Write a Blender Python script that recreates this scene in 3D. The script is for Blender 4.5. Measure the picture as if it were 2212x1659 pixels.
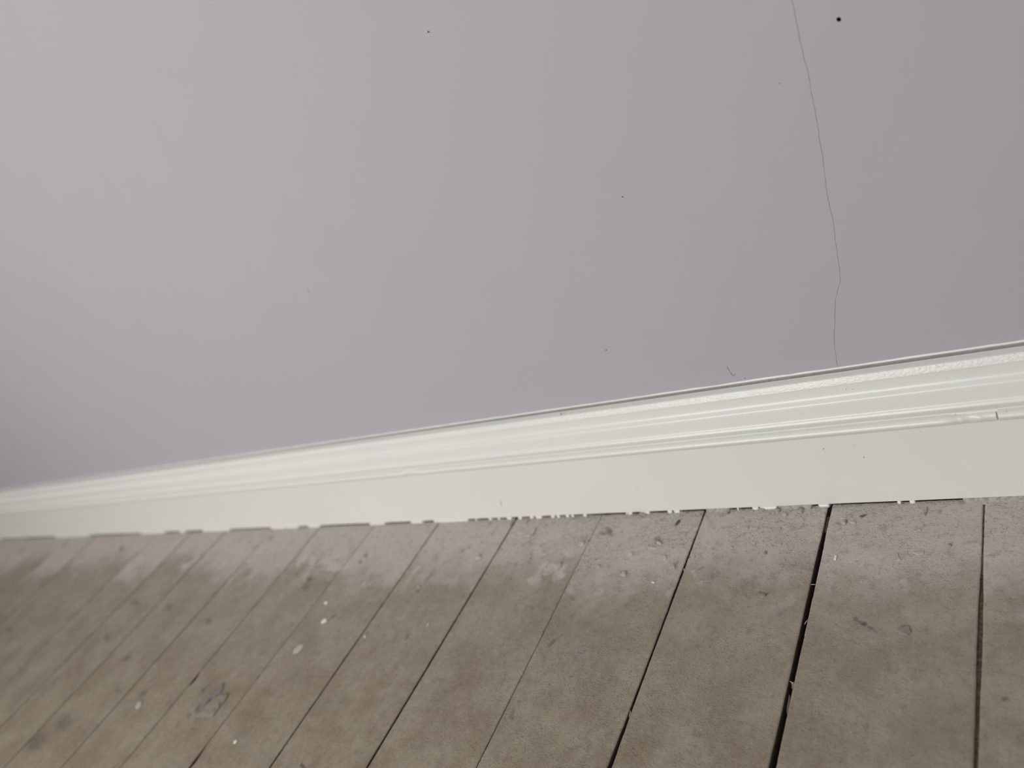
import bpy, bmesh, math, random
import numpy as np
from mathutils import Matrix, Vector
from mathutils.geometry import delaunay_2d_cdt

for o in list(bpy.data.objects):
    bpy.data.objects.remove(o, do_unlink=True)
scene = bpy.context.scene
COL = scene.collection
random.seed(7)
rng = np.random.default_rng(11)

# ------------------------------------------------------------------ camera
# x runs along the wall, y points into the wall (skirting face at y = 0), z up (floor top at z = 0)
CAM = np.array([0.0, -0.5855, 0.55])
F_PX, CX, CY = 1682.0, 1106.0, 829.5
RW = np.array([[0.77548, -0.13792, -0.61613],
               [0.43214, -0.59552, 0.67721],
               [-0.46031, -0.79141, -0.40221]])
cd = bpy.data.cameras.new('camera')
cam = bpy.data.objects.new('camera', cd)
COL.objects.link(cam)
right, up, back = Vector(RW[:, 0]), -Vector(RW[:, 1]), -Vector(RW[:, 2])
m = Matrix((right, up, back)).transposed().to_4x4()
m.translation = Vector(CAM)
cam.matrix_world = m
cd.sensor_fit = 'HORIZONTAL'
cd.sensor_width = 36.0
cd.lens = F_PX / 2212 * 36.0
cd.clip_start = 0.01
cd.dof.use_dof = True
cd.dof.focus_distance = 0.685
cd.dof.aperture_fstop = 3.7
scene.camera = cam

# ------------------------------------------------------------------ world, window light, exposure
w = bpy.data.worlds.new('world')
scene.world = w
w.use_nodes = True
w.node_tree.nodes['Background'].inputs[0].default_value = (1.0, 0.985, 0.965, 1)
w.node_tree.nodes['Background'].inputs[1].default_value = 0.42


def area(name, loc, target, sx, sy, power, col):
    l = bpy.data.lights.new(name, 'AREA')
    l.shape = 'RECTANGLE'
    l.size, l.size_y, l.energy, l.color = sx, sy, power, col
    o = bpy.data.objects.new(name, l)
    COL.objects.link(o)
    o.location = loc
    o.rotation_euler = (Vector(target) - Vector(loc)).to_track_quat('-Z', 'Y').to_euler()
    return o


area('window_daylight', (-0.95, -1.80, 0.85), (-0.95, 0.0, 0.70), 1.2, 1.1, 25.0, (1.0, 0.985, 0.96))
scene.view_settings.view_transform = 'Standard'
scene.view_settings.look = 'None'
scene.view_settings.gamma = 1.0
scene.view_settings.exposure = 0.06
scene.view_settings.use_curve_mapping = False


# ------------------------------------------------------------------ measuring helpers
def ray(px, py):
    return RW @ np.array([px - CX, py - CY, F_PX])


def on_floor(px, py, z=0.0):
    d = ray(px, py)
    p = CAM + d * ((z - CAM[2]) / d[2])
    return float(p[0]), float(p[1])


def on_wall(px, py, y):
    d = ray(px, py)
    p = CAM + d * ((y - CAM[1]) / d[1])
    return float(p[0]), float(p[2])


def foot_x(px):                       # world x of the skirting foot under an image column
    return on_floor(px, 1166 - 0.0399 * px)[0]


def mm_per_px(x, y, z=0.0):
    d = (np.array([x, y, z]) - CAM) @ RW[:, 2]
    return d / F_PX


# ------------------------------------------------------------------ numpy noise
def _hash(ix, iy, seed):
    h = (ix.astype(np.int64) * 374761393 + iy.astype(np.int64) * 668265263 + seed * 974634777) & 0xFFFFFFFF
    h = ((h ^ (h >> 13)) * 1274126177) & 0xFFFFFFFF
    return ((h ^ (h >> 16)) & 0xFFFF) / 65535.0


def vnoise(x, y, seed=0):
    ix, iy = np.floor(x), np.floor(y)
    fx, fy = x - ix, y - iy
    fx, fy = fx * fx * (3 - 2 * fx), fy * fy * (3 - 2 * fy)
    a, b = _hash(ix, iy, seed), _hash(ix + 1, iy, seed)
    c, d = _hash(ix, iy + 1, seed), _hash(ix + 1, iy + 1, seed)
    return (a * (1 - fx) + b * fx) * (1 - fy) + (c * (1 - fx) + d * fx) * fy


def fbm(x, y, seed=0, octv=4, gain=0.5):
    s, a, t = 0.0, 1.0, 0.0
    for k in range(octv):
        s = s + a * vnoise(x * 2 ** k + 17.3 * k, y * 2 ** k - 9.1 * k, seed + k)
        t += a
        a *= gain
    return s / t


def sstep(a, b, v):
    t = np.clip((v - a) / (b - a), 0, 1)
    return t * t * (3 - 2 * t)


# ------------------------------------------------------------------ object helpers
def mesh_obj(name, verts, faces, mat, parent=None, smooth=True, sharp=None, loc=None):
    me = bpy.data.meshes.new(name)
    v = np.asarray(verts, float)
    if loc is not None:
        v = v - np.asarray(loc)
    me.from_pydata(v.tolist(), [], faces)
    me.validate()
    me.update()
    if smooth:
        me.shade_smooth()
        if sharp:
            me.set_sharp_from_angle(angle=math.radians(sharp))
    me.materials.append(mat)
    o = bpy.data.objects.new(name, me)
    COL.objects.link(o)
    if loc is not None:
        o.location = loc
    if parent:
        o.parent = parent
    return o


def tag(o, label=None, cat=None, group=None, kind=None):
    if label:
        o['label'] = label
    if cat:
        o['category'] = cat
    if group:
        o['group'] = group
    if kind:
        o['kind'] = kind
    return o


class NT:
    """small wrapper that builds a node material"""

    def __init__(self, name):
        self.m = bpy.data.materials.new(name)
        self.m.use_nodes = True
        self.t = self.m.node_tree
        self.b = self.t.nodes['Principled BSDF']
        self.pos = self.n('ShaderNodeNewGeometry').outputs['Position']

    def n(self, typ, **kw):
        nd = self.t.nodes.new(typ)
        for k, v in kw.items():
            setattr(nd, k, v)
        return nd

    def put(self, sock, val):
        if isinstance(val, bpy.types.NodeSocket):
            self.t.links.new(val, sock)
        else:
            sock.default_value = val if not isinstance(val, tuple) or len(val) != 3 or sock.type != 'RGBA' else (*val, 1)

    def math(self, op, a, b=0.0, clamp=False):
        nd = self.n('ShaderNodeMath', operation=op, use_clamp=clamp)
        self.put(nd.inputs[0], a)
        self.put(nd.inputs[1], b)
        return nd.outputs[0]

    def scale(self, v, s):
        nd = self.n('ShaderNodeVectorMath', operation='MULTIPLY')
        self.put(nd.inputs[0], v)
        nd.inputs[1].default_value = s
        return nd.outputs[0]

    def add(self, v, u):
        nd = self.n('ShaderNodeVectorMath', operation='ADD')
        self.put(nd.inputs[0], v)
        self.put(nd.inputs[1], u)
        return nd.outputs[0]

    def noise(self, vec, sc, det=3.0, rough=0.55):
        nd = self.n('ShaderNodeTexNoise')
        self.put(nd.inputs['Vector'], vec)
        nd.inputs['Scale'].default_value = sc
        nd.inputs['Detail'].default_value = det
        nd.inputs['Roughness'].default_value = rough
        return nd.outputs['Fac']

    def ramp(self, v, a, b, lo=0.0, hi=1.0):
        nd = self.n('ShaderNodeMapRange', interpolation_type='SMOOTHSTEP')
        self.put(nd.inputs[0], v)
        nd.inputs[1].default_value, nd.inputs[2].default_value = a, b
        nd.inputs[3].default_value, nd.inputs[4].default_value = lo, hi
        return nd.outputs[0]

    def mix(self, f, a, b, mode='MIX'):
        nd = self.n('ShaderNodeMix', data_type='RGBA', blend_type=mode)
        self.put(nd.inputs[0], f)
        self.put(nd.inputs[6], a)
        self.put(nd.inputs[7], b)
        return nd.outputs[2]

    def attr(self, name):
        return self.n('ShaderNodeAttribute', attribute_name=name).outputs['Fac']

    def bump(self, h, strength, dist, prev=None):
        nd = self.n('ShaderNodeBump')
        self.put(nd.inputs['Height'], h)
        self.put(nd.inputs['Strength'], strength)
        nd.inputs['Distance'].default_value = dist
        if prev is not None:
            self.put(nd.inputs['Normal'], prev)
        return nd.outputs[0]

    def done(self, col, rough, normal=None, spec=0.5):
        self.put(self.b.inputs['Base Color'], col)
        self.put(self.b.inputs['Roughness'], rough)
        self.b.inputs['Specular IOR Level'].default_value = spec
        if normal is not None:
            self.put(self.b.inputs['Normal'], normal)
        return self.m


# ------------------------------------------------------------------ materials
def mat_wall():
    k = NT('lavender_wall_paint')
    big = k.ramp(k.noise(k.pos, 7.0, 2.0), 0.38, 0.62)
    col = k.mix(big, (0.424, 0.397, 0.442), (0.415, 0.403, 0.440))
    fine = k.noise(k.pos, 1100.0, 2.0)
    col = k.mix(k.ramp(fine, 0.3, 0.7, 0.0, 0.16), col, (0.395, 0.375, 0.405))
    nrm = k.bump(fine, 0.22, 0.0006)
    nrm = k.bump(k.noise(k.pos, 14.0, 2.0), 0.12, 0.004, nrm)
    return k.done(col, 0.8, nrm, 0.25)


def mat_gloss():
    k = NT('white_gloss_paint')
    col = k.mix(k.ramp(k.noise(k.pos, 9.0, 2.0), 0.35, 0.65), (0.745, 0.735, 0.702), (0.725, 0.726, 0.705))
    spk = k.ramp(k.noise(k.pos, 330.0, 1.0), 0.775, 0.80)
    col = k.mix(k.math('MULTIPLY', spk, 0.55), col, (0.30, 0.27, 0.24))
    sep = k.n('ShaderNodeSeparateXYZ')
    k.put(sep.inputs[0], k.pos)
    z = sep.outputs[2]
    band = k.math('MULTIPLY', k.ramp(z, 0.1378, 0.1386), k.ramp(z, 0.1446, 0.1439, 0.0, 1.0))
    peel = k.noise(k.scale(k.pos, (0.6, 1.0, 1.0)), 520.0, 2.0)
    brush = k.noise(k.scale(k.pos, (0.06, 1.0, 1.0)), 420.0, 2.0)
    nrm = k.bump(brush, 0.10, 0.0006)
    nrm = k.bump(peel, k.math('ADD', k.math('MULTIPLY', band, 0.55), 0.05), 0.0010, nrm)
    nrm = k.bump(k.noise(k.scale(k.pos, (1.0, 1.0, 1.0)), 60.0, 2.0), 0.06, 0.002, nrm)
    return k.done(col, 0.27, nrm, 0.5)


def mat_floor():
    k = NT('worn_painted_floorboard')
    rnd = k.n('ShaderNodeObjectInfo').outputs['Random']
    shift = k.n('ShaderNodeCombineXYZ')
    k.put(shift.inputs[0], k.math('MULTIPLY', rnd, 3.1))
    k.put(shift.inputs[1], k.math('MULTIPLY', rnd, 7.7))
    p = k.add(k.pos, shift.outputs[0])
    blot = k.noise(p, 18.0, 4.0, 0.6)
    col = k.mix(k.ramp(blot, 0.34, 0.66), (0.250, 0.206, 0.149), (0.326, 0.279, 0.214))
    grain = k.noise(k.scale(p, (1.0, 0.045, 1.0)), 430.0, 3.0)
    col = k.mix(k.ramp(grain, 0.35, 0.75, 0.0, 0.20), col, (0.20, 0.172, 0.135))
    warm = k.noise(p, 42.0, 3.0)
    col = k.mix(k.ramp(warm, 0.50, 0.74, 0.0, 0.55), col, (0.262, 0.211, 0.158))
    grey = k.noise(k.add(p, (5.0, 2.0, 1.0)), 26.0, 3.0)
    col = k.mix(k.ramp(grey, 0.56, 0.70, 0.0, 0.55), col, (0.265, 0.243, 0.205))
    # overspray of the wall colour, painted brightening towards the wall, and white dust along the foot of the wall
    col = k.mix(k.attr('spray_and_lift'), col, (0.545, 0.485, 0.462))
    col = k.mix(k.attr('dust'), col, (0.48, 0.465, 0.43))
    # dark granular dirt
    sp = k.noise(p, 560.0, 2.0, 0.6)
    sp2 = k.noise(p, 190.0, 3.0, 0.7)
    spm = k.math('MULTIPLY', k.ramp(sp, 0.50, 0.66), k.ramp(sp2, 0.42, 0.62))
    spm = k.math('MULTIPLY', spm, k.math('ADD', k.math('MULTIPLY', k.attr('grit'), 0.60), 0.30))
    col = k.mix(spm, col, (0.085, 0.072, 0.058))
    mott = k.noise(k.add(p, (3.0, 4.0, 2.0)), 95.0, 5.0, 0.7)
    col = k.mix(k.ramp(mott, 0.50, 0.68, 0.0, 0.38), col, (0.175, 0.145, 0.112))
    col = k.mix(k.ramp(mott, 0.48, 0.34, 0.0, 0.22), col, (0.41, 0.37, 0.315))
    lt = k.ramp(k.noise(k.add(p, (1.0, 8.0, 0.0)), 480.0, 2.0), 0.62, 0.72, 0.0, 0.16)
    col = k.mix(lt, col, (0.42, 0.385, 0.34))
    col = k.mix(k.attr('stain'), col, (0.062, 0.047, 0.037))
    nrm = k.bump(sp, k.math('ADD', k.math('MULTIPLY', k.attr('grit'), 0.55), 0.28), 0.0015)
    nrm = k.bump(sp2, k.math('ADD', k.math('MULTIPLY', k.attr('grit'), 0.45), 0.25), 0.0022, nrm)
    nrm = k.bump(grain, 0.10, 0.0006, nrm)
    return k.done(col, 0.78, nrm, 0.22)


def mat_simple(name, a, b, sc, rough, bump=0.3, spec=0.3):
    k = NT(name)
    f = k.noise(k.pos, sc, 3.0)
    return k.done(k.mix(k.ramp(f, 0.35, 0.65), a, b), rough, k.bump(f, bump, 0.0008), spec)


M_WALL, M_GLOSS, M_FLOOR = mat_wall(), mat_gloss(), mat_floor()
M_BARE = mat_simple('bare_plaster_dent', (0.25, 0.22, 0.23), (0.19, 0.17, 0.18), 700, 0.9)
M_CRACK = mat_simple('crack_edge', (0.36, 0.335, 0.355), (0.27, 0.25, 0.262), 260, 0.9)
M_HOLE = mat_simple('nail_hole_dark', (0.020, 0.008, 0.010), (0.035, 0.014, 0.016), 600, 0.9)
M_SHADE_CAULK = mat_simple('shade_grey_caulk', (0.40, 0.375, 0.36), (0.34, 0.32, 0.305), 260, 0.85)  # grey holds the shade of the gap above the skirting
M_EDGE = mat_simple('dark_board_edge', (0.050, 0.034, 0.028), (0.082, 0.058, 0.046), 200, 0.95)  # aged wood sides, shade of the open joints put into the dark colour
M_SUB = mat_simple('dark_subfloor', (0.030, 0.022, 0.018), (0.050, 0.036, 0.028), 60, 0.95)
M_DIRT = mat_simple('joint_dirt', (0.145, 0.108, 0.078), (0.075, 0.052, 0.038), 330, 0.95, 0.8)
M_PLASTER = mat_simple('grey_plaster_crumb', (0.44, 0.41, 0.385), (0.30, 0.275, 0.258), 330, 0.9, 0.6)
M_MAUVE = mat_simple('mauve_paint_crumb', (0.545, 0.485, 0.462), (0.40, 0.35, 0.335), 420, 0.85, 0.6)
M_WHITE = mat_simple('white_paint_flake', (0.82, 0.80, 0.75), (0.76, 0.73, 0.68), 300, 0.5, 0.2)
M_PALE = mat_simple('pale_paint_flake', (0.50, 0.465, 0.425), (0.44, 0.405, 0.365), 300, 0.6, 0.3)
M_TAN = mat_simple('tan_paint_flake', (0.285, 0.250, 0.205), (0.24, 0.208, 0.168), 240, 0.7, 0.5)
M_SLATE = mat_simple('slate_paint_flake', (0.235, 0.21, 0.205), (0.20, 0.18, 0.17), 120, 0.6, 0.2)
M_WOOD = mat_simple('brown_wood_chip', (0.155, 0.105, 0.080), (0.095, 0.062, 0.050), 500, 0.85, 0.5)
M_STRAW = mat_simple('straw_wood_chip', (0.36, 0.30, 0.215), (0.28, 0.225, 0.155), 500, 0.8, 0.5)

# ------------------------------------------------------------------ wall, with its crack and dents cut in
YW = 0.021
X0, X1, ZT = -4.4, 1.6, 2.4


def build_wall():
    crack_px = [(1636, -330), (1652, -250), (1671, -170), (1690, -100), (1700, -60), (1711, 0), (1719, 40), (1729, 90), (1737, 125), (1746, 158), (1752, 200), (1760, 235), (1768, 285),
                (1775, 325), (1781, 370), (1784, 400), (1791, 442), (1798, 470), (1803, 505), (1808, 548), (1814, 585),
                (1815, 610), (1808, 632), (1804, 655), (1804, 690), (1802, 720), (1803, 750), (1806, 772), (1808, 792)]
    cpts = [on_wall(px, py, YW) for px, py in crack_px]
    fine = []
    r = random.Random(3)
    for (a, b), (c, d) in zip(cpts[:-1], cpts[1:]):
        for t in (0.0, 0.33, 0.66):
            fine.append((a + (c - a) * t + r.uniform(-1, 1) * 0.00025, b + (d - b) * t))
    fine.append(cpts[-1])
    n = len(fine)
    hw = [0.00010 + 0.00016 * r.random() for _ in range(n)]
    hw[0] = hw[-1] = 0.0
    left = [(x - h, z) for (x, z), h in zip(fine, hw)]
    rightp = [(x + h, z) for (x, z), h in zip(fine, hw)]
    crack = left + rightp[-2:0:-1]

    def blob(px, py, pts):
        return [on_wall(px + dx, py + dy, YW) for dx, dy in pts]

    def circ(cx, cy, rx, ry, k, a0=0.0, jit=0.0):
        return blob(cx, cy, [(rx * math.cos(a0 + 2 * math.pi * i / k) * (1 + jit * r.uniform(-1, 1)),
                              ry * math.sin(a0 + 2 * math.pi * i / k) * (1 + jit * r.uniform(-1, 1))) for i in range(k)])
    dents = [('nail_hole', circ(1812, 42, 5.3, 5.0, 16, jit=0.05), 0.006, 0.75, M_HOLE),
             ('dent', blob(926, 69, [(-3, 1), (-2, -2.2), (0, -2), (3, 0.5), (3.4, 2.2), (1, 0.8), (-1.5, 2)]), 0.0012, 0.5, M_BARE),
             ('dent', blob(1345, 425, [(-2.2, -0.6), (-0.5, -1.4), (2.2, 0.4), (2.6, 1.8), (0, 1.0), (-1.8, 0.9)]), 0.0010, 0.5, M_BARE),
             ('scuff', blob(1580, 800, [(-11, -8), (-8, -7.5), (-4, -1), (-2, 5), (3, 7.5), (5.2, 11.5), (8.0, 7), (9.8, 6.5),
                                        (10, 9), (5, 14.2), (3.2, 12.6), (-1, 9), (-3.2, 5), (-6, -1)]), 0.0004, 0.75, M_CRACK),
             ('dent', circ(1310, 756, 2.2, 1.6, 7, jit=0.2), 0.0007, 0.5, M_BARE),
             ('dent', circ(1684, 180, 1.5, 1.2, 6, jit=0.2), 0.0007, 0.5, M_BARE),
             ('dent', circ(666, 628, 1.5, 1.2, 6, jit=0.2), 0.0007, 0.5, M_BARE),
             ('dent', circ(1609, 817, 1.5, 1.2, 6, jit=0.2), 0.0007, 0.5, M_BARE)]
    polys = [crack] + [d[1] for d in dents]
    pts, edges = [], []

    def loop(P):
        s = len(pts)
        pts.extend(Vector(p) for p in P)
        edges.extend((s + i, s + (i + 1) % len(P)) for i in range(len(P)))
    loop([(X0, 0.0), (X1, 0.0), (X1, ZT), (X0, ZT)])
    for P in polys:
        loop(P)
    v2, _, f2, *_ = delaunay_2d_cdt(pts, edges, [], 1, 1e-7)

    def inside(p, P):
        c = False
        j = len(P) - 1
        for i in range(len(P)):
            if (P[i][1] > p[1]) != (P[j][1] > p[1]) and p[0] < (P[j][0] - P[i][0]) * (p[1] - P[i][1]) / (P[j][1] - P[i][1]) + P[i][0]:
                c = not c
            j = i
        return c
    faces = []
    for f in f2:
        c = sum((v2[i] for i in f), Vector((0, 0))) / len(f)
        if not any(inside(c, P) for P in polys):
            q = list(f)
            a, b, d = v2[q[0]], v2[q[1]], v2[q[2]]
            if (b - a).cross(d - a) < 0:
                q.reverse()
            faces.append(q)
    verts = [(p.x, YW, p.y) for p in v2]
    s = len(verts)                                    # solid slab behind the face
    verts += [(X0, YW, 0), (X1, YW, 0), (X1, YW, ZT), (X0, YW, ZT), (X0, YW + 0.12, 0), (X1, YW + 0.12, 0), (X1, YW + 0.12, ZT), (X0, YW + 0.12, ZT)]
    faces += [[s + 5, s + 4, s + 7, s + 6], [s, s + 4, s + 5, s + 1], [s + 1, s + 5, s + 6, s + 2], [s + 2, s + 6, s + 7, s + 3], [s + 3, s + 7, s + 4, s]]
    wall = mesh_obj('wall_back', verts, faces, M_WALL, smooth=False)
    tag(wall, 'flat plaster wall painted pale lavender grey with a hairline crack', 'wall', kind='structure')
    # crack groove, a V of real depth
    V, Fc = [], []
    for (x, z), h in zip(fine, hw):
        V += [(x - h, YW, z), (x, YW + 0.0003, z), (x + h, YW, z)]
    for i in range(n - 1):
        a, b = 3 * i, 3 * i + 3
        Fc += [[a, a + 1, b + 1, b], [a + 1, a + 2, b + 2, b + 1]]
    mesh_obj('crack', V, Fc, M_CRACK, wall, smooth=False)['label'] = 'hairline crack running down to the skirting'
    for nm, P, dep, sc, mt in dents:
        cx = sum(p[0] for p in P) / len(P)
        cz = sum(p[1] for p in P) / len(P)
        k = len(P)
        V = [(x, YW, z) for x, z in P] + [(cx + (x - cx) * sc, YW + dep, cz + (z - cz) * sc) for x, z in P]
        Fc = [[i, (i + 1) % k, k + (i + 1) % k, k + i] for i in range(k)] + [[k + i for i in range(k)]]
        o = mesh_obj(nm, V, Fc, mt, wall, smooth=False)
        o['label'] = {'nail_hole': 'small dark round nail hole', 'dent': 'tiny chipped dent', 'scuff': 'hooked grey scuff mark'}[nm]
    return wall


wall = build_wall()

# ------------------------------------------------------------------ skirting board
BX0, BX1 = -4.3, 1.5
GAP = 0.0022


def chaikin(P, it=2):
    for _ in range(it):
        Q = [P[0]]
        for a, b in zip(P[:-1], P[1:]):
            Q += [(a[0] * .75 + b[0] * .25, a[1] * .75 + b[1] * .25), (a[0] * .25 + b[0] * .75, a[1] * .25 + b[1] * .75)]
        Q.append(P[-1])
        P = Q
    return P


def sections(a, b, step):
    return np.linspace(a, b, max(2, int((b - a) / step) + 1))


def extrude_profile(prof_at, xs):
    """prof_at(x) -> list of (y, z); closed solid along x"""
    V, Fc = [], []
    k = None
    for x in xs:
        P = prof_at(x)
        k = len(P)
        V += [(x, y, z) for y, z in P]
    for i in range(len(xs) - 1):
        for j in range(k):
            a, b = i * k + j, i * k + (j + 1) % k
            Fc.append([a, a + k, b + k, b])
    Fc.append(list(range(k)))
    Fc.append([(len(xs) - 1) * k + j for j in range(k)][::-1])
    return V, Fc


def build_skirting():
    mould = chaikin([(0.0, 0.070), (0.0, 0.086), (0.0006, 0.0965), (0.0014, 0.0980), (0.0010, 0.0992), (-0.0008, 0.1015), (-0.0022, 0.1045),
                     (-0.0025, 0.1060), (-0.0014, 0.1078), (-0.0002, 0.1090), (0.0002, 0.1110), (0.0010, 0.1180), (0.0016, 0.1222), (0.0022, 0.1238), (0.0038, 0.1251),
                     (0.0056, 0.1268), (0.0065, 0.1292), (0.0069, 0.1330), (0.0071, 0.1366), (0.0070, 0.1376), (0.0067, 0.1382), (0.0091, 0.1438), (0.0100, 0.1444),
                     (0.0150, 0.1452)], 2)
    bottom = [(YW - 0.0005, GAP + 0.0004), (0.0012, GAP + 0.0002), (0.0, GAP + 0.0008), (0.0, 0.02), (0.0, 0.05)]

    def prof(x):
        back = 0.0168 + 0.0024 * float(sstep(-0.3, -1.3, x)) if x < 0 else 0.0168
        back += 0.0003 * (float(vnoise(np.array(x * 40.0), np.array(0.5), 3)) - 0.5)
        wob = 0.00035 * (float(fbm(np.array(x * 6.0), np.array(0.0), 5, 3)) - 0.5)
        foot = 0.0005 * (float(fbm(np.array(x * 30.0), np.array(2.0), 8, 3)) - 0.5)
        P = [(y, z + foot if z < 0.01 else z) for y, z in bottom]
        P += [(y + wob, z) for y, z in mould]
        P += [(back - 0.0006, 0.1455), (back, 0.1451), (back, 0.1405), (YW - 0.0005, 0.1400)]
        return P
    V, Fc = extrude_profile(prof, sections(BX0, BX1, 0.012))
    sk = mesh_obj('baseboard_back', V, Fc, M_GLOSS, sharp=38)
    tag(sk, 'tall glossy white moulded skirting board along the foot of the wall', 'baseboard', kind='structure')

    # applied bead, in three lengths with open butt joints; each length's right end is battered and filled
    n1 = on_wall(894, 1015, -0.003)[0]
    n2 = on_wall(2153, 892, -0.003)[0]
    BEAD = chaikin([(0.0, -1.0), (0.22, -0.84), (0.55, -0.50), (0.84, -0.10), (0.97, 0.20), (1.0, 0.32), (0.95, 0.52), (0.80, 0.74), (0.50, 0.92), (0.0, 1.0)], 1)
    for a, b, bad in ((BX0, n1 - 0.0012, 0.030), (n1 + 0.0006, n2 - 0.0011, 0.038), (n2 + 0.0006, BX1, 0.0)):
        def bprof(x, b=b, bad=bad):
            prot, half, zc = 0.0057, 0.0057, 0.0920
            if bad:
                t = float(sstep(b - bad, b - bad * 0.55, x))
                nz = float(fbm(np.array(x * 160.0), np.array(1.0), 31, 3)) - 0.5
                prot *= 1 - t * (0.42 + 0.5 * nz)
                zc -= t * 0.0006 * (1 + nz)
                half *= 1 - 0.14 * t
            P = [(0.0015, zc - half)]
            for by, bz in BEAD:
                P.append((0.0004 - prot * by, zc + half * bz))
            P.append((0.0015, zc + half))
            return P
        xs = np.concatenate([sections(a, b - 0.05, 0.02), sections(b - 0.048, b, 0.0015)])
        V, Fc = extrude_profile(bprof, xs)
        o = mesh_obj('bead', V, Fc, M_GLOSS, sk, sharp=50)
        if bad:
            o['label'] = 'half-round bead moulding with a battered right end'
    # thin white cut-in line on the wall, and grey filler below it, the gap's shade put into its colour
    xs = sections(BX0, BX1, 0.008)

    def lip(x):
        nz = float(fbm(np.array(x * 70.0), np.array(3.0), 41, 3)) - 0.5
        t = 0.00075
        return [(YW + 0.0002, 0.1461), (YW - t, 0.1462), (YW - t - 0.0001, 0.1468), (YW - t * .6, 0.1475 + 0.0010 * nz), (YW + 0.0002, 0.1480 + 0.0010 * nz)]
    V, Fc = extrude_profile(lip, xs)
    mesh_obj('caulk_line', V, Fc, M_GLOSS, sk, sharp=60)['label'] = 'thin white painted caulk line above the shadow gap'

    def fill(x):
        return [(0.0150, 0.1400), (0.0150, 0.1435), (0.0168, 0.1442), (YW - 0.0004, 0.1450), (YW - 0.0002, 0.1463), (YW + 0.0002, 0.1463), (YW + 0.0002, 0.1400)]
    V, Fc = extrude_profile(fill, sections(BX0, BX1, 0.05))
    mesh_obj('gap_filler', V, Fc, M_SHADE_CAULK, sk, sharp=60)['label'] = 'grey filler in the shadow gap, shade put into its colour'

    # where paint and plaster bridge the slot under the skirting
    def zr(x0, L, s=3.606):
        return [(x0 + a / s, x0 + b / s) for a, b in L]
    dark = zr(0, [(0, 430), (690, 1100), (1280, 1400), (1440, 1580), (1790, 2110)])
    dark += zr(500, [(420, 425), (520, 600), (690, 1080), (1195, 1400), (1490, 1580)])
    dark += zr(1000, [(40, 100), (110, 205), (225, 275), (290, 345), (380, 435), (460, 525), (550, 570), (615, 690), (715, 735), (755, 805), (828, 848),
                      (865, 940), (965, 1275), (1285, 1290), (1320, 1390), (1455, 1598), (1630, 1648), (1690, 1898), (2080, 2140), (2150, 2207)])
    dark += zr(1600, [(22, 95), (140, 155), (285, 295), (560, 610), (690, 1225), (1250, 1320), (1360, 1735)])
    dark.sort()
    ends = [foot_x(-250)]
    for a, b in dark:
        ends += [foot_x(a), foot_x(b)]
    ends.append(1.45)
    r = random.Random(9)
    for i in range(0, len(ends), 2):
        a, b = ends[i], ends[i + 1]
        if b - a < 0.0006:
            continue
        long_ = (b - a) > 0.022 and a > -0.75
        lim = 0.0004

        def br(x, a=a, b=b, long_=long_, sd=i):
            nz = float(fbm(np.array(x * 260.0), np.array(sd * 1.7), 61, 3)) - 0.5
            e = min(x - a, b - x)
            t = float(sstep(-0.0004, 0.0012, e))
            yf = -0.0003 - (0.0016 + 0.0050 * nz if long_ else 0.0005) * t
            top = GAP + 0.0006 + (0.0009 * nz if long_ else 0)
            return [(0.006, -0.004), (yf - (0.0024 if long_ else 0.0004) * t, -0.0008), (yf - 0.0004 * t, 0.0007), (yf, top * 0.7), (0.0003, top), (0.006, top)]
        V, Fc = extrude_profile(br, sections(a, b, 0.0012 if a > -1.0 else 0.004))
        o = mesh_obj('plaster_seal' if long_ else 'paint_bridge', V, Fc, M_PLASTER if long_ else M_GLOSS, sk, sharp=60)
        o['label'] = 'crumbly plaster sealing the slot under the skirting' if long_ else 'white paint bridging the slot under the skirting'
    return sk


skirting = build_skirting()


def skirting_mark(px, py, y, pts, mat=None):
    P = [on_wall(px + a, py + b, y) for a, b in pts]
    k = len(P)
    V = [(x, y + 0.001, z) for x, z in P] + [(x, y - 0.00012, z) for x, z in P]
    Fc = [[i, (i + 1) % k, k + (i + 1) % k, k + i] for i in range(k)] + [[k + i for i in range(k)], list(range(k))[::-1]]
    o = mesh_obj('chip_mark', V, Fc, mat or M_BARE, skirting, smooth=False)
    o['label'] = 'tiny dark nick in the white paint'


DOT = [(-1.3, -1), (0.2, -1.5), (1.4, -.4), (1.0, 1.1), (-.6, 1.3)]
skirting_mark(1842, 842, 0.0069, [(-1.5, -2), (0, -2.4), (2, 0), (2.2, 4), (1.2, 4), (.8, .6)])
skirting_mark(1828, 842, 0.0069, [(-.7, -2), (.5, -2), (.4, 2), (-.6, 2)])
skirting_mark(1212, 895, 0.0085, DOT)
skirting_mark(1640, 835, 0.0142, DOT)
skirting_mark(1779, 970, 0.0, [(-.8, -1.6), (.8, -1.8), (.6, 1.4), (-.6, 1.2)])
skirting_mark(1845, 963, 0.0, [(-1.2, -.8), (1.0, .4), (1.3, 1), (-.9, 0)])
skirting_mark(1090, 983, -0.0003, DOT)
skirting_mark(1377, 1055, 0.0, [(-1, -.7), (.9, -.6), (.8, .6), (-.9, .5)])
skirting_mark(1082, 1086, 0.0, [(-.8, -5), (.2, -5), (1.4, 2), (1.6, 6), (.4, 6), (-.2, 1)])
skirting_mark(1866, 988, 0.0, DOT)

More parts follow.
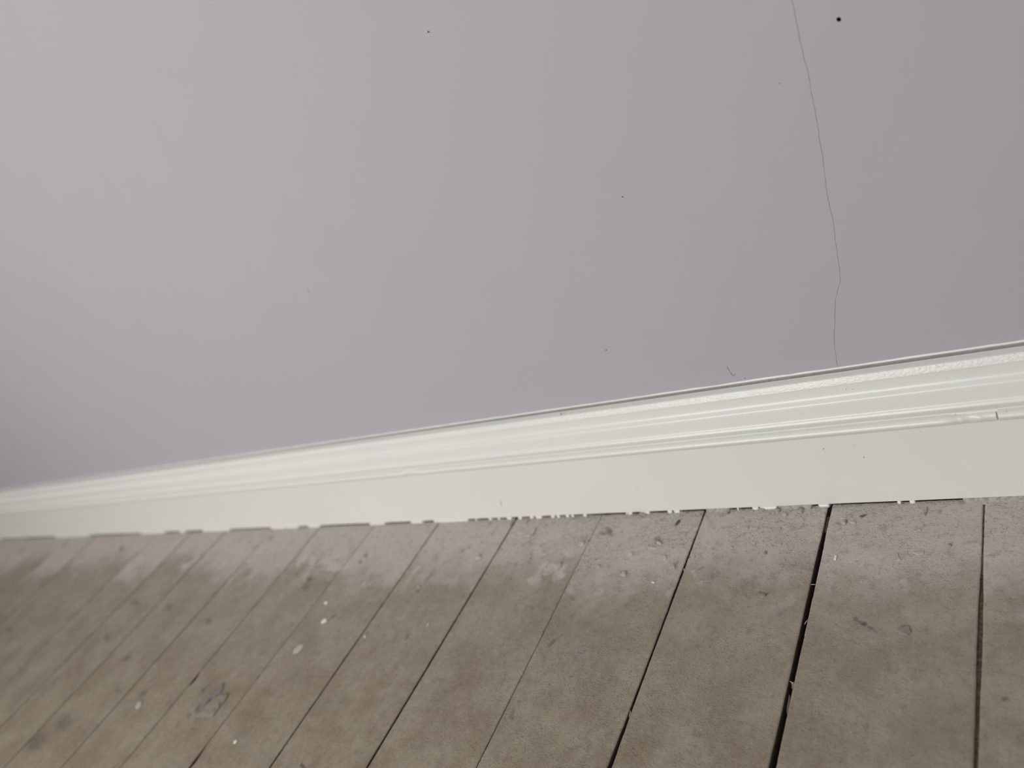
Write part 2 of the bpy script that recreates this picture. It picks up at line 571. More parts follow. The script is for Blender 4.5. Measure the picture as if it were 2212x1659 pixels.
# ------------------------------------------------------------------ floor of separate boards
sub = mesh_obj('floor', [(X0, -2.3, -0.085), (X1, -2.3, -0.085), (X1, YW + 0.1, -0.085), (X0, YW + 0.1, -0.085),
                         (X0, -2.3, -0.115), (X1, -2.3, -0.115), (X1, YW + 0.1, -0.115), (X0, YW + 0.1, -0.115)],
               [[0, 1, 2, 3], [7, 6, 5, 4], [0, 4, 5, 1], [1, 5, 6, 2], [2, 6, 7, 3], [3, 7, 4, 0]], M_SUB, smooth=False)
tag(sub, 'old bare floorboards laid square to the wall, grey-brown and paint spattered', 'floor', kind='structure')

# joints: x, list of (y, gap width in mm)
JOINTS = [(-0.1147, [(0, 1.3), (-.06, 1.2), (-.085, 1.7), (-.11, 3.2), (-.16, 3.6), (-.20, 2.6), (-.26, 2.3), (-.5, 2.2)]),
          (-0.2473, [(0, 4.3), (-.03, 3.6), (-.065, 4.6), (-.14, 4.6), (-.186, 4.5), (-.229, 4.6), (-.28, 5.6), (-.5, 6)]),
          (-0.3804, [(0, 2.0), (-.02, 1.4), (-.065, 2.1), (-.108, 2.3), (-.177, 2.0), (-.214, 2.0), (-.245, 2.4), (-.303, 4.0), (-.5, 4.2)]),
          (-0.5138, [(0, .55), (-.1, .65), (-.2, .8), (-.3, 1.0), (-.5, 1.0)]),
          (-0.6459, [(0, 2.4), (-.04, 2.2), (-.06, 1.5), (-.10, 2.4), (-.2, 2.5), (-.32, 2.9), (-.5, 3)]),
          (-0.7852, [(0, 1.5), (-.15, 1.5), (-.25, 1.9), (-.38, 2.2), (-.5, 2.1)]),
          (-0.9210, [(0, 1.9), (-.2, 1.8), (-.32, 1.9), (-.40, 2.6), (-.5, 2.4)]),
          (-1.0555, [(0, 2.2), (-.25, 1.9), (-.42, 2.2), (-.6, 2.4)]),
          (-1.1870, [(0, 1.6), (-.2, 2.8), (-.6, 3.0)]), (-1.3330, [(0, 3.4), (-.6, 3.5)]), (-1.4555, [(0, 3.2), (-.6, 3.3)]),
          (-1.5880, [(0, 3.2), (-.6, 3.2)]), (-1.7350, [(0, 3.0), (-.6, 3.2)])]
x = -1.735
while x > -4.2:
    x -= 0.1333
    JOINTS.append((x, [(0, 3.0), (-.6, 3.0)]))
x = -0.1147
while x < 1.35:
    x += 0.1333
    JOINTS.insert(0, (x, [(0, 2.0), (-.6, 2.2)]))

# marks pressed or stained into the boards: px, py, half-size px (along x, along y), angle, strength of stain, depth mm
MARKS = [(1865, 1346, 13, 6, 0.45, .75, .6), (1849, 1336, 6, 9, -0.3, .45, .4), (1880, 1355, 12, 5, .3, .5, .3), (2172, 1508, 9, 6, 0, .55, .4), (903, 1276, 3, 3, 0, .9, 1.2),
         (1107, 1551, 10, 7, .6, .45, .1), (1108, 1540, 5, 12, .3, .35, .1), (1193, 1388, 5, 16, .75, .45, .2), (1212, 1373, 3, 12, .9, .35, .2), (668, 1251, 6, 9, .9, .55, .2),
         (790, 1200, 5, 7, .5, .5, .2), (778, 1214, 5, 8, .4, .5, .2), (660, 1268, 9, 12, .9, .35, .1), (416, 1574, 2.5, 2, 0, .9, .8), (798, 1303, 3, 4, .6, .6, .4),
         (455, 1507, 5, 16, .75, .55, .3), (428, 1530, 6, 16, .8, .5, .3), (440, 1490, 4, 18, .75, .5, .3), (410, 1543, 5, 9, .9, .4, .3),
         (1316, 1147, 14, 8, .9, .55, .3), (1302, 1152, 10, 4, .2, .5, .3), (1420, 1166, 10, 12, .6, .45, .4), (1347, 1237, 9, 6, .3, .5, .3), (1865, 1115, 9, 4, -.3, .65, .3),
         (1829, 1127, 5, 4, 0, .6, .3), (1812, 1130, 9, 5, .3, .45, .4), (1575, 1105, 4, 5, .5, .85, 1.0), (2030, 1105, 8, 6, .2, .35, .2),
         (1643, 1281, 6, 4, .6, .5, .4), (1654, 1285, 10, 3, -.6, .45, .3), (1640, 1194, 3, 4, .3, .4, .3), (1510, 1230, 20, 2, -.55, .4, .3), (586, 1160, 4, 8, .8, .5, .2),
         (655, 1656, 14, 5, .8, .8, .2), (930, 1240, 3, 30, .62, .3, .3), (880, 1375, 4, 14, .7, .4, .2), (722, 1330, 3, 10, .9, .5, .4), (640, 1240, 4, 6, .5, .3, .2),
         (450, 1340, 10, 10, .5, .45, .1), (365, 1310, 10, 14, .8, .4, .1), (275, 1420, 6, 12, .8, .4, .1), (255, 1490, 12, 8, .9, .5, .1), (310, 1497, 6, 14, .8, .45, .1),
         (140, 1560, 20, 30, .8, .35, .1), (80, 1600, 22, 34, .8, .4, .1), (230, 1375, 8, 8, 0, .35, .1), (20, 1360, 10, 10, 0, .4, .1), (290, 1300, 16, 12, .5, .35, .1),
         (140, 1175, 5, 8, .5, .4, .1), (45, 1190, 6, 8, .4, .45, .1), (263, 1185, 7, 9, .6, .4, .1), (535, 1235, 8, 12, .7, .3, .1), (540, 1170, 4, 6, .7, .35, .1),
         (1105, 1130, 3, 8, .5, .5, .3), (1140, 1125, 3, 6, .8, .5, .3), (1060, 1128, 3, 7, .4, .5, .3), (1014, 1182, 8, 3, .3, .35, .2), (1000, 1190, 3, 9, .8, .35, .2)]
MK = []
for px, py, a, b, ang, st, dep in MARKS:
    c = on_floor(px, py)
    ex = np.array(on_floor(px + math.cos(ang), py + math.sin(ang))) - c
    ey = np.array(on_floor(px + math.sin(ang), py - math.cos(ang))) - c
    A = np.linalg.inv(np.array([ex * a, ey * b]).T)
    rad = max(np.linalg.norm(ex) * a, np.linalg.norm(ey) * b)
    MK.append((c, A, rad, st, dep))


def gap_at(J, y):
    ys = [p[0] for p in J[1]][::-1]
    gs = [p[1] for p in J[1]][::-1]
    return np.interp(y, ys, gs) * 0.001


NOTCH = [on_floor(433, 1455), on_floor(405, 1640)]


def build_plank(i):
    JR, JL = JOINTS[i], JOINTS[i + 1]
    xc = (JR[0] + JL[0]) / 2
    ymin = -0.25 + 0.179 * min(xc + 0.0875, 0.15) - 0.035
    if -0.60 < xc < 0.03:
        dx, dy = 0.0011, 0.0012
    elif -1.10 < xc <= -0.60:
        dx, dy = 0.0015, 0.0018
    elif -2.0 < xc <= -1.1:
        dx, dy = 0.0040, 0.0050
    else:
        dx, dy = 0.009, 0.012
    yend = 0.0003 + 0.0022 * rng.random()
    ys = np.concatenate([np.arange(-2.2, ymin, 0.05), np.arange(ymin, yend, dy), [yend]])
    nu = int((JR[0] - JL[0]) / dx)
    t = np.linspace(0, 1, nu)
    r0 = 0.0022                                           # extra columns on the worn edges
    wd = JR[0] - JL[0]
    t = np.unique(np.concatenate([t, np.array([.2, .45, .75, 1, 1.6, 2.4]) * 0.001 / wd, 1 - np.array([.2, .45, .75, 1, 1.6, 2.4]) * 0.001 / wd]))
    nu = len(t)
    xr = JR[0] - gap_at(JR, ys) / 2 + 0.0005 * (fbm(ys * 90, ys * 0 + JR[0] * 50, 3, 4) - 0.5) - 0.0014 * np.clip(fbm(ys * 150, ys * 0 + JR[0] * 31, 5, 3) - 0.68, 0, 1)
    xl = JL[0] + gap_at(JL, ys) / 2 + 0.0005 * (fbm(ys * 90, ys * 0 + JL[0] * 50 + 9, 4, 4) - 0.5) + 0.0014 * np.clip(fbm(ys * 150, ys * 0 + JL[0] * 77, 6, 3) - 0.68, 0, 1)
    for k, (nx, ny) in enumerate(NOTCH):                  # two broken-out spots on board edges
        if abs(nx - JL[0]) < 0.02:
            xl = xl + (0.0050 if k == 0 else 0.0035) * np.clip(1 - np.abs(ys - ny + (0.010 if k == 0 else 0)) / (0.012 if k == 0 else 0.02), 0, 1) ** 0.7
    X = xl[:, None] + (xr - xl)[:, None] * t[None, :]
    Y = np.repeat(ys[:, None], nu, 1)
    d = np.minimum(X - xl[:, None], xr[:, None] - X)
    rr = 0.0011 + 0.0009 * fbm(X * 0 + JR[0] * 9, Y * 60, 7, 3)
    q = np.clip(1 - d / rr, 0, 1)
    Z = -rr * 0.75 * (1 - np.sqrt(np.clip(1 - q * q, 0, 1)))
    Z += 0.0005 * (fbm(X * 22, Y * 9, 12 + i, 3) - 0.5) + (rng.random() - 0.5) * 0.0006
    near = sstep(-0.15, -0.01, Y + 0.03 * (fbm(X * 25, Y * 25, 21, 3) - 0.5))
    patch = sstep(0.42, 0.62, fbm(X * 30 + 3.1 * i, Y * 30, 33, 4))
    side = 0.25 + 0.75 * np.exp(-((X + 0.42) / 0.17) ** 2)
    grit = np.clip(patch * (0.35 + 0.75 * near) * side + 0.25 * near * side, 0, 1)
    Z += grit * 0.00075 * (fbm(X * 420, Y * 420, 45, 2) - 0.5)
    Z += grit * 0.0008 * np.clip(fbm(X * 240, Y * 240, 47, 3) - 0.60, 0, 1)
    # overspray of wall paint, plus a painted brightening of the mid floor
    edge = -0.092 + 0.05 * (fbm(X * 10 + 7 * i, Y * 10, 51, 3) - 0.5) + 0.02 * math.sin(i * 2.3)
    edge = edge + 0.05 * (fbm(X * 55, Y * 55, 53, 4) - 0.5)
    spray_and_lift = sstep(-0.050, 0.045, Y - edge) * (0.72 + 0.28 * fbm(X * 60, Y * 60, 57, 3))
    spray_and_lift = np.clip(spray_and_lift + 0.55 * sstep(0.66, 0.72, fbm(X * 34, Y * 34, 59, 4)) * sstep(-0.19, -0.06, Y), 0, 0.92)
    spray_and_lift = np.maximum(spray_and_lift, 0.20 * sstep(-0.34, -0.04, Y + 0.10 * (fbm(X * 20, Y * 20, 58, 3) - 0.5)))  # faint pale film painted in to brighten the mid floor
    dl = -0.011 - 0.016 * fbm(X * 45, Y * 10, 63, 3) - 0.016 * sstep(0.5, .7, fbm(X * 12, Y * 5, 65, 2))
    dust = sstep(-0.005, 0.004, Y - dl) * (0.30 + 0.55 * fbm(X * 120, Y * 120, 67, 3))
    stain = np.zeros_like(X)
    cx0, cx1 = JL[0] - .03, JR[0] + .03
    for (c, A, rad, st, dep) in MK:
        if not cx0 < c[0] < cx1:
            continue
        sel = (np.abs(X - c[0]) < rad * 1.6) & (np.abs(Y - c[1]) < rad * 1.6)
        if not sel.any():
            continue
        P = np.stack([X[sel] - c[0], Y[sel] - c[1]])
        uv = A @ P
        rr2 = np.sqrt((uv ** 2).sum(0)) + 0.9 * (fbm(X[sel] * 300, Y[sel] * 300, 71, 3) - 0.5)
        f = 1 - sstep(0.35, 1.05, rr2)
        stain[sel] = np.maximum(stain[sel], f * st)
        Z[sel] -= f * dep * 0.001
    # vertices: skirt of sides down to the underside
    nv = len(ys)
    Xa = np.concatenate([X[:, :1], X, X[:, -1:]], 1)
    Ya = np.concatenate([Y[:, :1], Y, Y[:, -1:]], 1)
    Za = np.concatenate([np.full((nv, 1), -0.021), Z, np.full((nv, 1), -0.021)], 1)
    nc = nu + 2
    yc = -0.3
    co = np.stack([Xa - xc, Ya - yc, Za], -1).reshape(-1, 3)
    idx = np.arange(nv * nc).reshape(nv, nc)
    a, b, c, e = idx[:-1, :-1], idx[:-1, 1:], idx[1:, 1:], idx[1:, :-1]
    quads = np.stack([a, b, c, e], -1).reshape(-1, 4)
    under = np.stack([idx[:-1, -1], idx[:-1, 0], idx[1:, 0], idx[1:, -1]], -1)
    quads = np.concatenate([quads, under])
    caps = [idx[0, ::-1], idx[-1, :]]
    loops = np.concatenate([quads.reshape(-1), caps[0], caps[1]])
    starts = np.concatenate([np.arange(len(quads)) * 4, [len(quads) * 4, len(quads) * 4 + nc]])
    me = bpy.data.meshes.new('plank')
    me.vertices.add(len(co))
    me.vertices.foreach_set('co', co.astype(np.float32).reshape(-1))
    me.loops.add(len(loops))
    me.loops.foreach_set('vertex_index', loops.astype(np.int32))
    me.polygons.add(len(starts))
    me.polygons.foreach_set('loop_start', starts.astype(np.int32))
    me.update(calc_edges=True)
    me.validate()
    for nm, arr in (('spray_and_lift', spray_and_lift), ('dust', dust), ('stain', stain), ('grit', grit)):
        full = np.concatenate([arr[:, :1] * 0, arr, arr[:, -1:] * 0], 1)
        at = me.attributes.new(nm, 'FLOAT', 'POINT')
        at.data.foreach_set('value', full.astype(np.float32).reshape(-1))
    me.shade_smooth()
    me.set_sharp_from_angle(angle=math.radians(60))
    me.materials.append(M_FLOOR)
    me.materials.append(M_EDGE)
    mi = np.zeros((nv - 1, nc - 1), np.int32)
    mi[:, 0] = mi[:, -1] = 1
    mi = np.concatenate([mi.reshape(-1), np.ones(nv - 1 + 2, np.int32)])
    if len(mi) == len(me.polygons):
        me.polygons.foreach_set('material_index', mi)
    o = bpy.data.objects.new('plank', me)
    COL.objects.link(o)
    o.location = (xc, yc, 0)
    o.parent = sub
    return o


for i in range(len(JOINTS) - 1):
    build_plank(i)

# dirt packed into some of the joints
for jx, y0, y1, top in ((-0.1147, -0.30, -0.085, -0.0022), (-0.1147, -0.085, 0.0, -0.0012), (-0.6459, -0.5, 0.0, -0.0026), (-0.9210, -0.5, 0.0, -0.006), (-0.7852, -0.5, 0.0, -0.004),
                        (-1.0555, -0.6, 0.0, -0.004), (-1.1870, -0.6, 0.0, -0.005), (-1.3330, -0.6, 0.0, -0.005), (-1.4555, -0.6, 0, -0.005), (-1.5880, -0.6, 0, -0.005),
                        (-1.7350, -0.6, 0, -0.005), (-0.3804, -0.03, -0.012, -0.002), (-0.2473, -0.032, -0.012, -0.003)):
    ys = np.linspace(y0, y1, int((y1 - y0) / 0.0015) + 2)
    V, Fc = [], []
    for y in ys:
        h = top + 0.0018 * (float(fbm(np.array(y * 260), np.array(jx * 60), 81, 3)) - 0.5)
        h2 = top + 0.0018 * (float(fbm(np.array(y * 260), np.array(jx * 60 + 4), 82, 3)) - 0.5)
        V += [(jx - 0.0035, y, -0.017), (jx - 0.0035, y, h), (jx, y, (h + h2) / 2 - 0.0003), (jx + 0.0035, y, h2), (jx + 0.0035, y, -0.017)]
    for i in range(len(ys) - 1):
        for j in range(5):
            a, b = i * 5 + j, i * 5 + (j + 1) % 5
            Fc.append([a, b, b + 5, a + 5])
    Fc += [[4, 3, 2, 1, 0], [(len(ys) - 1) * 5 + j for j in range(5)]]
    tag(mesh_obj('joint_dirt', V, Fc, M_DIRT, sub, sharp=70), 'brown dirt packed in the joint between two boards')


# ------------------------------------------------------------------ loose debris, each piece a thing
def flake(px_poly, thick, mat, label, cat='paint flake', name='paint_flake', curl=0.0, lift=0.0, seed=0):
    """a chip with the outline given in image points lying on the floor"""
    r = random.Random(seed + 100)
    P = [on_floor(px, py) for px, py in px_poly]
    cx = sum(p[0] for p in P) / len(P)
    cy = sum(p[1] for p in P) / len(P)
    # refine outline
    Q = []
    for (a, b), (c, d) in zip(P, P[1:] + P[:1]):
        L = math.hypot(c - a, d - b)
        for t in (0.0, 0.5):
            Q.append((a + (c - a) * t + r.uniform(-1, 1) * L * 0.05 * (t > 0), b + (d - b) * t + r.uniform(-1, 1) * L * 0.05 * (t > 0)))
    R = max(math.hypot(x - cx, y - cy) for x, y in Q)
    k = len(Q)
    V = []
    for ring, (s, z) in enumerate(((1.0, 0.0), (1.0, thick * 0.6), (0.90, thick), (0.5, thick))):
        for x, y in Q:
            xx, yy = cx + (x - cx) * s, cy + (y - cy) * s
            dd = math.hypot(xx - cx, yy - cy) / R
            zz = z + lift + curl * dd * dd * (0.6 + 0.8 * r.random() * (ring > 1)) + (r.uniform(-1, 1) * thick * 0.22 if ring > 1 else 0)
            V.append((xx, yy, zz))
    V.append((cx, cy, thick + lift))
    V.append((cx, cy, lift))
    Fc = []
    for ring in range(3):
        for i in range(k):
            a, b = ring * k + i, ring * k + (i + 1) % k
            Fc.append([a, b, b + k, a + k])
    for i in range(k):
        Fc.append([3 * k + i, 3 * k + (i + 1) % k, 4 * k])
        Fc.append([(i + 1) % k, i, 4 * k + 1])
    o = mesh_obj(name, V, Fc, mat, smooth=True, sharp=45, loc=(cx, cy, 0.0))
    bm = bmesh.new()
    bm.from_mesh(o.data)
    bmesh.ops.recalc_face_normals(bm, faces=bm.faces)
    bm.to_mesh(o.data)
    bm.free()
    tag(o, label, cat)
    return o


def ell(px, py, a, b, ang=0.0, k=8, jit=0.18, seed=0):
    r = random.Random(seed)
    out = []
    for i in range(k):
        th = -2 * math.pi * i / k
        s = 1 + r.uniform(-jit, jit)
        u, v = a * s * math.cos(th), b * s * math.sin(th)
        out.append((px + u * math.cos(ang) - v * math.sin(ang), py + u * math.sin(ang) + v * math.cos(ang)))
    return out


def zp(x0, y0, s, pts):
    return [(x0 + a / s, y0 + b / s) for a, b in pts]


_seed = [0]


def crumb(px, py, a, b, h, mat, label, cat='plaster crumb', name='plaster_crumb', ang=0.0):
    """a rounded lump: noisy dome with a foot on the floor"""
    _seed[0] += 1
    r = random.Random(_seed[0] * 7)
    P = ell(px, py, a, b, ang, 10, 0.16, _seed[0])
    G = [on_floor(u, v) for u, v in P]
    cx = sum(p[0] for p in G) / 10
    cy = sum(p[1] for p in G) / 10
    V = []
    for s, z in ((1.0, -0.0002), (1.04, 0.35), (0.82, 0.78), (0.45, 1.0)):
        for x, y in G:
            j = 1 + r.uniform(-0.09, 0.09)
            V.append((cx + (x - cx) * s * j, cy + (y - cy) * s * j, z if z < 0 else h * z * (1 + r.uniform(-0.16, 0.16))))
    V += [(cx, cy, h * (0.95 + r.uniform(-.15, .15))), (cx, cy, -0.0002)]
    Fc = []
    for ring in range(3):
        for i in range(10):
            p, q = ring * 10 + i, ring * 10 + (i + 1) % 10
            Fc.append([p, q, q + 10, p + 10])
    for i in range(10):
        Fc.append([30 + i, 30 + (i + 1) % 10, 40])
        Fc.append([(i + 1) % 10, i, 41])
    o = mesh_obj(name, V, Fc, mat, smooth=True, sharp=50, loc=(cx, cy, 0.0))
    bm = bmesh.new()
    bm.from_mesh(o.data)
    bmesh.ops.recalc_face_normals(bm, faces=bm.faces)
    bm.to_mesh(o.data)
    bm.free()
    return tag(o, label, cat)


def splinter(p0, p1, wmm, mat, label, z0=0.0003, z1=0.0003, cat='splinter', name='wood_splinter'):
    a, b = on_floor(*p0), on_floor(*p1)
    A, B = Vector((*a, z0)), Vector((*b, z1))
    d = (B - A)
    s = Vector((-d.y, d.x, 0)).normalized() * wmm * 0.0005
    u = Vector((0, 0, wmm * 0.0006))
    V, Fc = [], []
    for t, f in ((0, 0.25), (0.3, 1.0), (0.7, 0.85), (1.0, 0.12)):
        c = A + d * t + s * (0.5 * math.sin(t * 5))
        V += [tuple(c - s * f), tuple(c + u * f), tuple(c + s * f), tuple(c - u * 0.3 * f)]
    for i in range(3):
        for j in range(4):
            p, q = i * 4 + j, i * 4 + (j + 1) % 4
            Fc.append([p, q, q + 4, p + 4])
    Fc += [[3, 2, 1, 0], [12, 13, 14, 15]]
    return tag(mesh_obj(name, V, Fc, mat, smooth=False, loc=tuple(A)), label, cat)


Z1 = (1760, 1080, 4.894)
flake(zp(*Z1, [(905, 1338), (1000, 1338), (1022, 1400), (980, 1436), (900, 1422), (868, 1385)]), 0.0011, M_TAN,
      'square-cut tan chip beside the dark gouge on the second board from the right', seed=1)
flake(zp(*Z1, [(1035, 560), (1160, 545), (1150, 575), (1090, 584)]), 0.0009, M_PALE, 'long pale flake lying parallel to the skirting on the second board from the right', seed=2)
flake(zp(*Z1, [(212, 595), (236, 592), (226, 640), (203, 632)]), 0.0012, M_WHITE, 'small upright white flake just right of the widest floor gap', seed=3)
flake(zp(*Z1, [(860, 570), (880, 566), (886, 605), (915, 645), (882, 650), (862, 648), (868, 610)]), 0.0008, M_PALE, 'forked pale sliver left of the long flake on the second board', seed=4)
flake(zp(*Z1, [(1145, 150), (1165, 85), (1190, 85), (1185, 140), (1165, 170)]), 0.0012, M_PLASTER, 'pale grey plaster smear below the paint bridges at the right of the skirting', 'plaster flake', 'plaster_flake', seed=5)
flake(zp(*Z1, [(370, 245), (400, 225), (440, 235), (430, 252)]), 0.0013, M_PALE, 'pinkish pale flake near the skirting right of the widest gap', seed=6)
flake(zp(*Z1, [(1335, 276), (1372, 274), (1370, 284), (1340, 285)]), 0.0006, M_PALE, 'thin pale sliver on the second board close under the skirting', seed=7)
splinter((1810, 1120), (1836, 1122), 1.2, M_MAUVE, 'mauve-painted splinter near the skirting beside the widest gap')
splinter((1855, 1117), (1874, 1111), 1.5, M_WOOD, 'short reddish brown splinter on the second board under the skirting')
crumb(1824, 1130, 6, 4, 0.0022, M_PLASTER, 'grey crumb touching the mauve splinter near the widest gap')
crumb(2052, 1178, 4, 3.5, 0.0012, M_STRAW, 'straw-coloured crumb near the rightmost joint')
crumb(2138, 1150, 2.5, 2, 0.0009, M_PALE, 'tiny pale crumb just right of the rightmost joint')
crumb(1862, 1257, 2.2, 1.6, 0.0007, M_PALE, 'tiny pale crumb in the middle of the second board from the right')
crumb(1840, 1271, 1.8, 1.6, 0.0007, M_PALE, 'tiny pale crumb near the left edge of the second board')
crumb(1884, 1248, 1.8, 1.6, 0.0006, M_PALE, 'pale speck above the two tiny crumbs on the second board')

flake(zp(1200, 1080, 6.9125, [(1438, 1222), (1462, 1222), (1486, 1240), (1474, 1252), (1438, 1238)]), 0.0012, M_WHITE,
      'bright white rectangular flake near the right edge of the fourth board', seed=8)
flake(zp(1200, 1080, 6.9125, [(1790, 380), (1800, 345), (1840, 305), (1870, 310), (1850, 345), (1815, 385)]), 0.0010, M_WOOD,
      'dark brown wood chip lying below the skirting on the fourth board', 'wood chip', 'wood_chip', seed=9)
flake(zp(1200, 1080, 6.9125, [(1130, 255), (1190, 225), (1280, 250), (1305, 275), (1250, 310), (1180, 300)]), 0.0026, M_PLASTER,
      'broken white plaster lump against the foot of the skirting', 'plaster flake', 'plaster_flake', curl=-0.0008, seed=10)
crumb(1389, 1112, 9, 5, 0.0026, M_PLASTER, 'small plaster lump touching the skirting above the broken plaster lump')
crumb(1206, 1224, 10, 6.0, 0.0024, M_MAUVE, 'smooth oval mauve blob left of the thinnest joint', 'paint blob', 'paint_blob', -0.7)
crumb(1257, 1175, 7.5, 4.5, 0.0024, M_MAUVE, 'mauve lump touching the thinnest joint near the wall', 'paint blob', 'paint_blob', -0.5)
flake(zp(960, 1100, 6.9125, [(1190, 400), (1240, 330), (1330, 300), (1375, 290), (1340, 370), (1270, 425)]), 0.0012, M_MAUVE,
      'flat lifted mauve flake on the fifth board near the skirting', curl=0.0006, seed=11)
crumb(1034, 1204, 6, 4.5, 0.0018, M_MAUVE, 'round mauve bump left of the brown dirt-filled joint', 'paint blob', 'paint_blob', -0.7)
crumb(1145, 1208, 3, 2.4, 0.0012, M_STRAW, 'small straw-coloured crumb in the middle of the fifth board')
crumb(1457, 1225, 3, 6.5, 0.0032, M_MAUVE, 'upright mauve nub beside the right edge of the fourth board', 'paint blob', 'paint_blob')
crumb(1364, 1197, 6, 4, 0.0014, M_MAUVE, 'flat mauve lump in the middle of the fourth board', 'paint blob', 'paint_blob')
crumb(1348, 1241, 6, 5, 0.0022, M_MAUVE, 'mauve lump below the dark patch on the fourth board', 'paint blob', 'paint_blob')
crumb(1293, 1224, 3.5, 2.8, 0.0016, M_MAUVE, 'small mauve crumb just right of the thinnest joint', 'paint blob', 'paint_blob')
crumb(1424, 1174, 7, 3.5, 0.0024, M_MAUVE, 'ridge of mauve paint beside the dark rough patch on the fourth board', 'paint blob', 'paint_blob', 0.4)
crumb(1408, 1184, 9, 3.0, 0.0014, M_MAUVE, 'long low mauve ridge left of the other ridge on the fourth board', 'paint blob', 'paint_blob', 0.1)
crumb(1486, 1140, 12, 7, 0.0010, M_MAUVE, 'flat rough mauve patch by the dark wood chip', 'paint blob', 'paint_blob', -0.5)
crumb(1437, 1205, 4, 7, 0.0012, M_MAUVE, 'narrow mauve ridge above the upright nub', 'paint blob', 'paint_blob', 0.2)
crumb(1235, 1296, 5, 4.5, 0.0007, M_TAN, 'low tan ring-shaped bump beside the thinnest joint', 'paint blob', 'paint_blob')
crumb(1614, 1141, 4.5, 3, 0.0013, M_MAUVE, 'small mauve bump in the middle of the third board', 'paint blob', 'paint_blob')
crumb(1654, 1194, 3.2, 3.8, 0.0010, M_SLATE, 'dark grey oval crumb in the middle of the third board')
crumb(1645, 1286, 9, 6, 0.0012, M_TAN, 'flat tan chip beside the small dark gouge on the third board', 'paint blob', 'paint_blob', 0.2)
crumb(1580, 1183, 3, 2.2, 0.0010, M_MAUVE, 'tiny mauve bump left of the dark grey oval crumb', 'paint blob', 'paint_blob')
crumb(1680, 1105, 6, 5, 0.0026, M_PLASTER, 'angular grey crumb against the skirting above the third board')
crumb(1695, 1112, 7, 4, 0.0020, M_PLASTER, 'low grey crumb just below the angular crumb on the third board')
crumb(1729, 1104, 8, 5, 0.0022, M_PLASTER, 'lumpy grey crumb at the skirting left of the widest gap')
crumb(1646, 1100, 6, 4, 0.0020, M_PLASTER, 'round grey crumb at the skirting above the middle of the third board')
crumb(1570, 1106, 3, 5, 0.0022, M_PLASTER, 'small grey crumb at the skirting beside the dark chip hole')
splinter((1725, 1116), (1738, 1125), 1.2, M_MAUVE, 'mauve splinter pointing away from the skirting on the third board')

flake(zp(400, 1199, 3.606, [(838, 765), (850, 735), (890, 700), (918, 695), (918, 722), (880, 762), (855, 772)]), 0.0007, M_PALE,
      'large pale round-ended flake on the seventh board', seed=12)
flake(zp(400, 1199, 3.606, [(1058, 530), (1075, 505), (1105, 498), (1102, 518), (1075, 535)]), 0.0012, M_WHITE, 'white flake beside a short dark scratch on the seventh board', seed=13)
flake(zp(400, 1199, 3.606, [(1086, 385), (1090, 365), (1110, 360), (1108, 378), (1095, 388)]), 0.0010, M_WHITE, 'blurred white flake above the scratch flake on the seventh board', seed=14)
flake(zp(380, 1420, 6.9125, [(858, 1288), (870, 1255), (900, 1232), (918, 1240), (912, 1265), (880, 1295)]), 0.0008, M_WHITE, 'white oval flake near the broken board edge at the bottom', seed=15)
flake(zp(400, 1199, 3.606, [(1884, 552), (1890, 540), (1898, 530), (1899, 538), (1888, 554)]), 0.0008, M_WHITE, 'thin white sliver on the sixth board', seed=16)
flake(zp(400, 1199, 3.606, [(1394, 645), (1398, 632), (1408, 628), (1404, 642)]), 0.0008, M_WHITE, 'tiny white flake at the left edge of the sixth board', seed=17)
flake(zp(380, 1420, 6.9125, [(345, 815), (365, 745), (440, 640), (560, 520), (640, 445), (722, 385), (705, 470), (660, 545), (560, 590), (480, 660), (415, 755)]), 0.0010, M_SLATE,
      'slate-grey pointed peel of paint lifting from the eighth board', curl=0.0006, seed=18)
flake(zp(380, 1420, 6.9125, [(310, 900), (370, 815), (480, 690), (580, 600), (690, 560), (785, 555), (760, 620), (690, 700), (620, 800), (560, 880), (500, 905), (430, 885)]), 0.0016, M_TAN,
      'wrinkled tan peel of paint below the slate-grey peel', curl=0.0010, seed=19)
crumb(474, 1524, 3, 9, 0.0030, M_TAN, 'folded ridge standing on the wrinkled tan peel', 'paint flake', 'paint_flake', 0.45)
flake(zp(0, 1199, 3.606, [(1055, 1190), (1075, 1150), (1110, 1140), (1100, 1175), (1075, 1200)]), 0.0014, M_PALE, 'pale blurred flake near the left on the ninth board', seed=20)
crumb(904, 1267, 3, 2.2, 0.0008, M_PALE, 'pale speck just above the black nail mark on the sixth board')

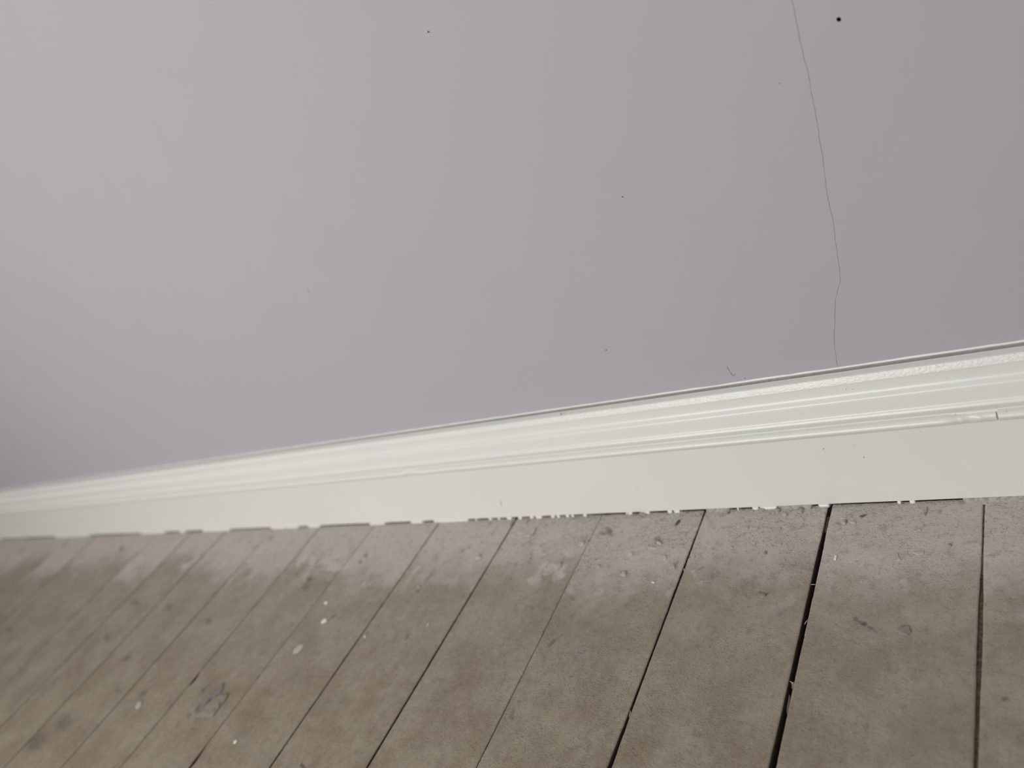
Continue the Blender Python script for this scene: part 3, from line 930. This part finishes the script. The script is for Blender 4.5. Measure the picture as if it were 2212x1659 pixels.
# things caught in the open joints
splinter((1751, 1263), (1762, 1262), 0.7, M_PALE, 'thin pale splinter bridging the widest gap', -0.0002, -0.0002)
splinter((1738, 1350), (1745, 1338), 0.9, M_PALE, 'hairlike pale splinter on the right lip of the widest gap', 0.0002, 0.0004)
splinter((1706, 1472), (1713, 1476), 0.7, M_PALE, 'pale hair across the widest gap above the wedged chip', 0.0002, 0.0)
flake(zp(1600, 1199, 3.606, [(390, 990), (402, 975), (412, 985), (405, 1020), (393, 1030)]), 0.0012, M_STRAW, 'straw-coloured wood chip wedged in the widest gap', 'wood chip', 'wood_chip', lift=-0.0025, seed=21)
splinter((1702, 1495), (1697, 1535), 2.0, M_STRAW, 'long straw splinter along the right wall of the widest gap', -0.0035, -0.0045)
splinter((1361, 1533), (1358, 1548), 1.2, M_PALE, 'pale splinter standing in the gap between third and fourth boards', -0.0008, -0.0015)
splinter((1476, 1228), (1479, 1233), 1.6, M_PLASTER, 'grey crumb lodged in the gap right of the upright nub', -0.0004, -0.0004, 'plaster crumb', 'plaster_crumb')
splinter((425, 1650), (462, 1611), 1.6, M_STRAW, 'long straw splinter torn along the broken joint at the bottom', -0.001, -0.0015)
splinter((489, 1543), (466, 1572), 1.1, M_TAN, 'thin tan splinter along the joint below the tan peel', -0.0008, -0.0012)


# ------------------------------------------------------------------ fine grit along the foot of the wall
def build_grit():
    V, Fc = [], []
    base = np.array([(1, 0, 0), (0, 1, 0), (-1, 0, 0), (0, -1, 0), (0, 0, 1), (0, 0, -.6)], float)
    tri = [(0, 1, 4), (1, 2, 4), (2, 3, 4), (3, 0, 4), (1, 0, 5), (2, 1, 5), (3, 2, 5), (0, 3, 5)]
    n = 0
    while n < 3200:
        xx = rng.normal(-0.42, 0.22) if rng.random() < 0.8 else rng.uniform(-1.6, 0.1)
        yy = -abs(rng.exponential(0.045)) - 0.001
        if yy < -0.28 or not -2 < xx < 0.3:
            continue
        cl = float(fbm(np.array(xx * 40), np.array(yy * 40), 91, 3))
        if rng.random() > max(0.05, (cl - 0.36) * 3.2):
            continue
        near_joint = min(abs(xx - j[0]) for j in JOINTS)
        if near_joint < 0.0032:
            continue
        s = 0.00022 + 0.00030 * rng.random() ** 2 + (0.0006 * rng.random() if rng.random() < 0.04 else 0)
        P = base * (s * (0.7 + 0.6 * rng.random((6, 1))))
        a = rng.random() * 6.28
        R = np.array([[math.cos(a), -math.sin(a), 0], [math.sin(a), math.cos(a), 0], [0, 0, 1]])
        P = P @ R.T
        P[:, 2] *= 0.8
        b = len(V)
        V += (P + np.array([xx, yy, s * 0.25])).tolist()
        Fc += [[b + i for i in t] for t in tri]
        n += 1
    o = mesh_obj('floor_grit', V, Fc, M_MAUVE, smooth=False)
    tag(o, 'fine paint-covered plaster grit scattered over the boards near the skirting', 'grit', kind='stuff')


build_grit()
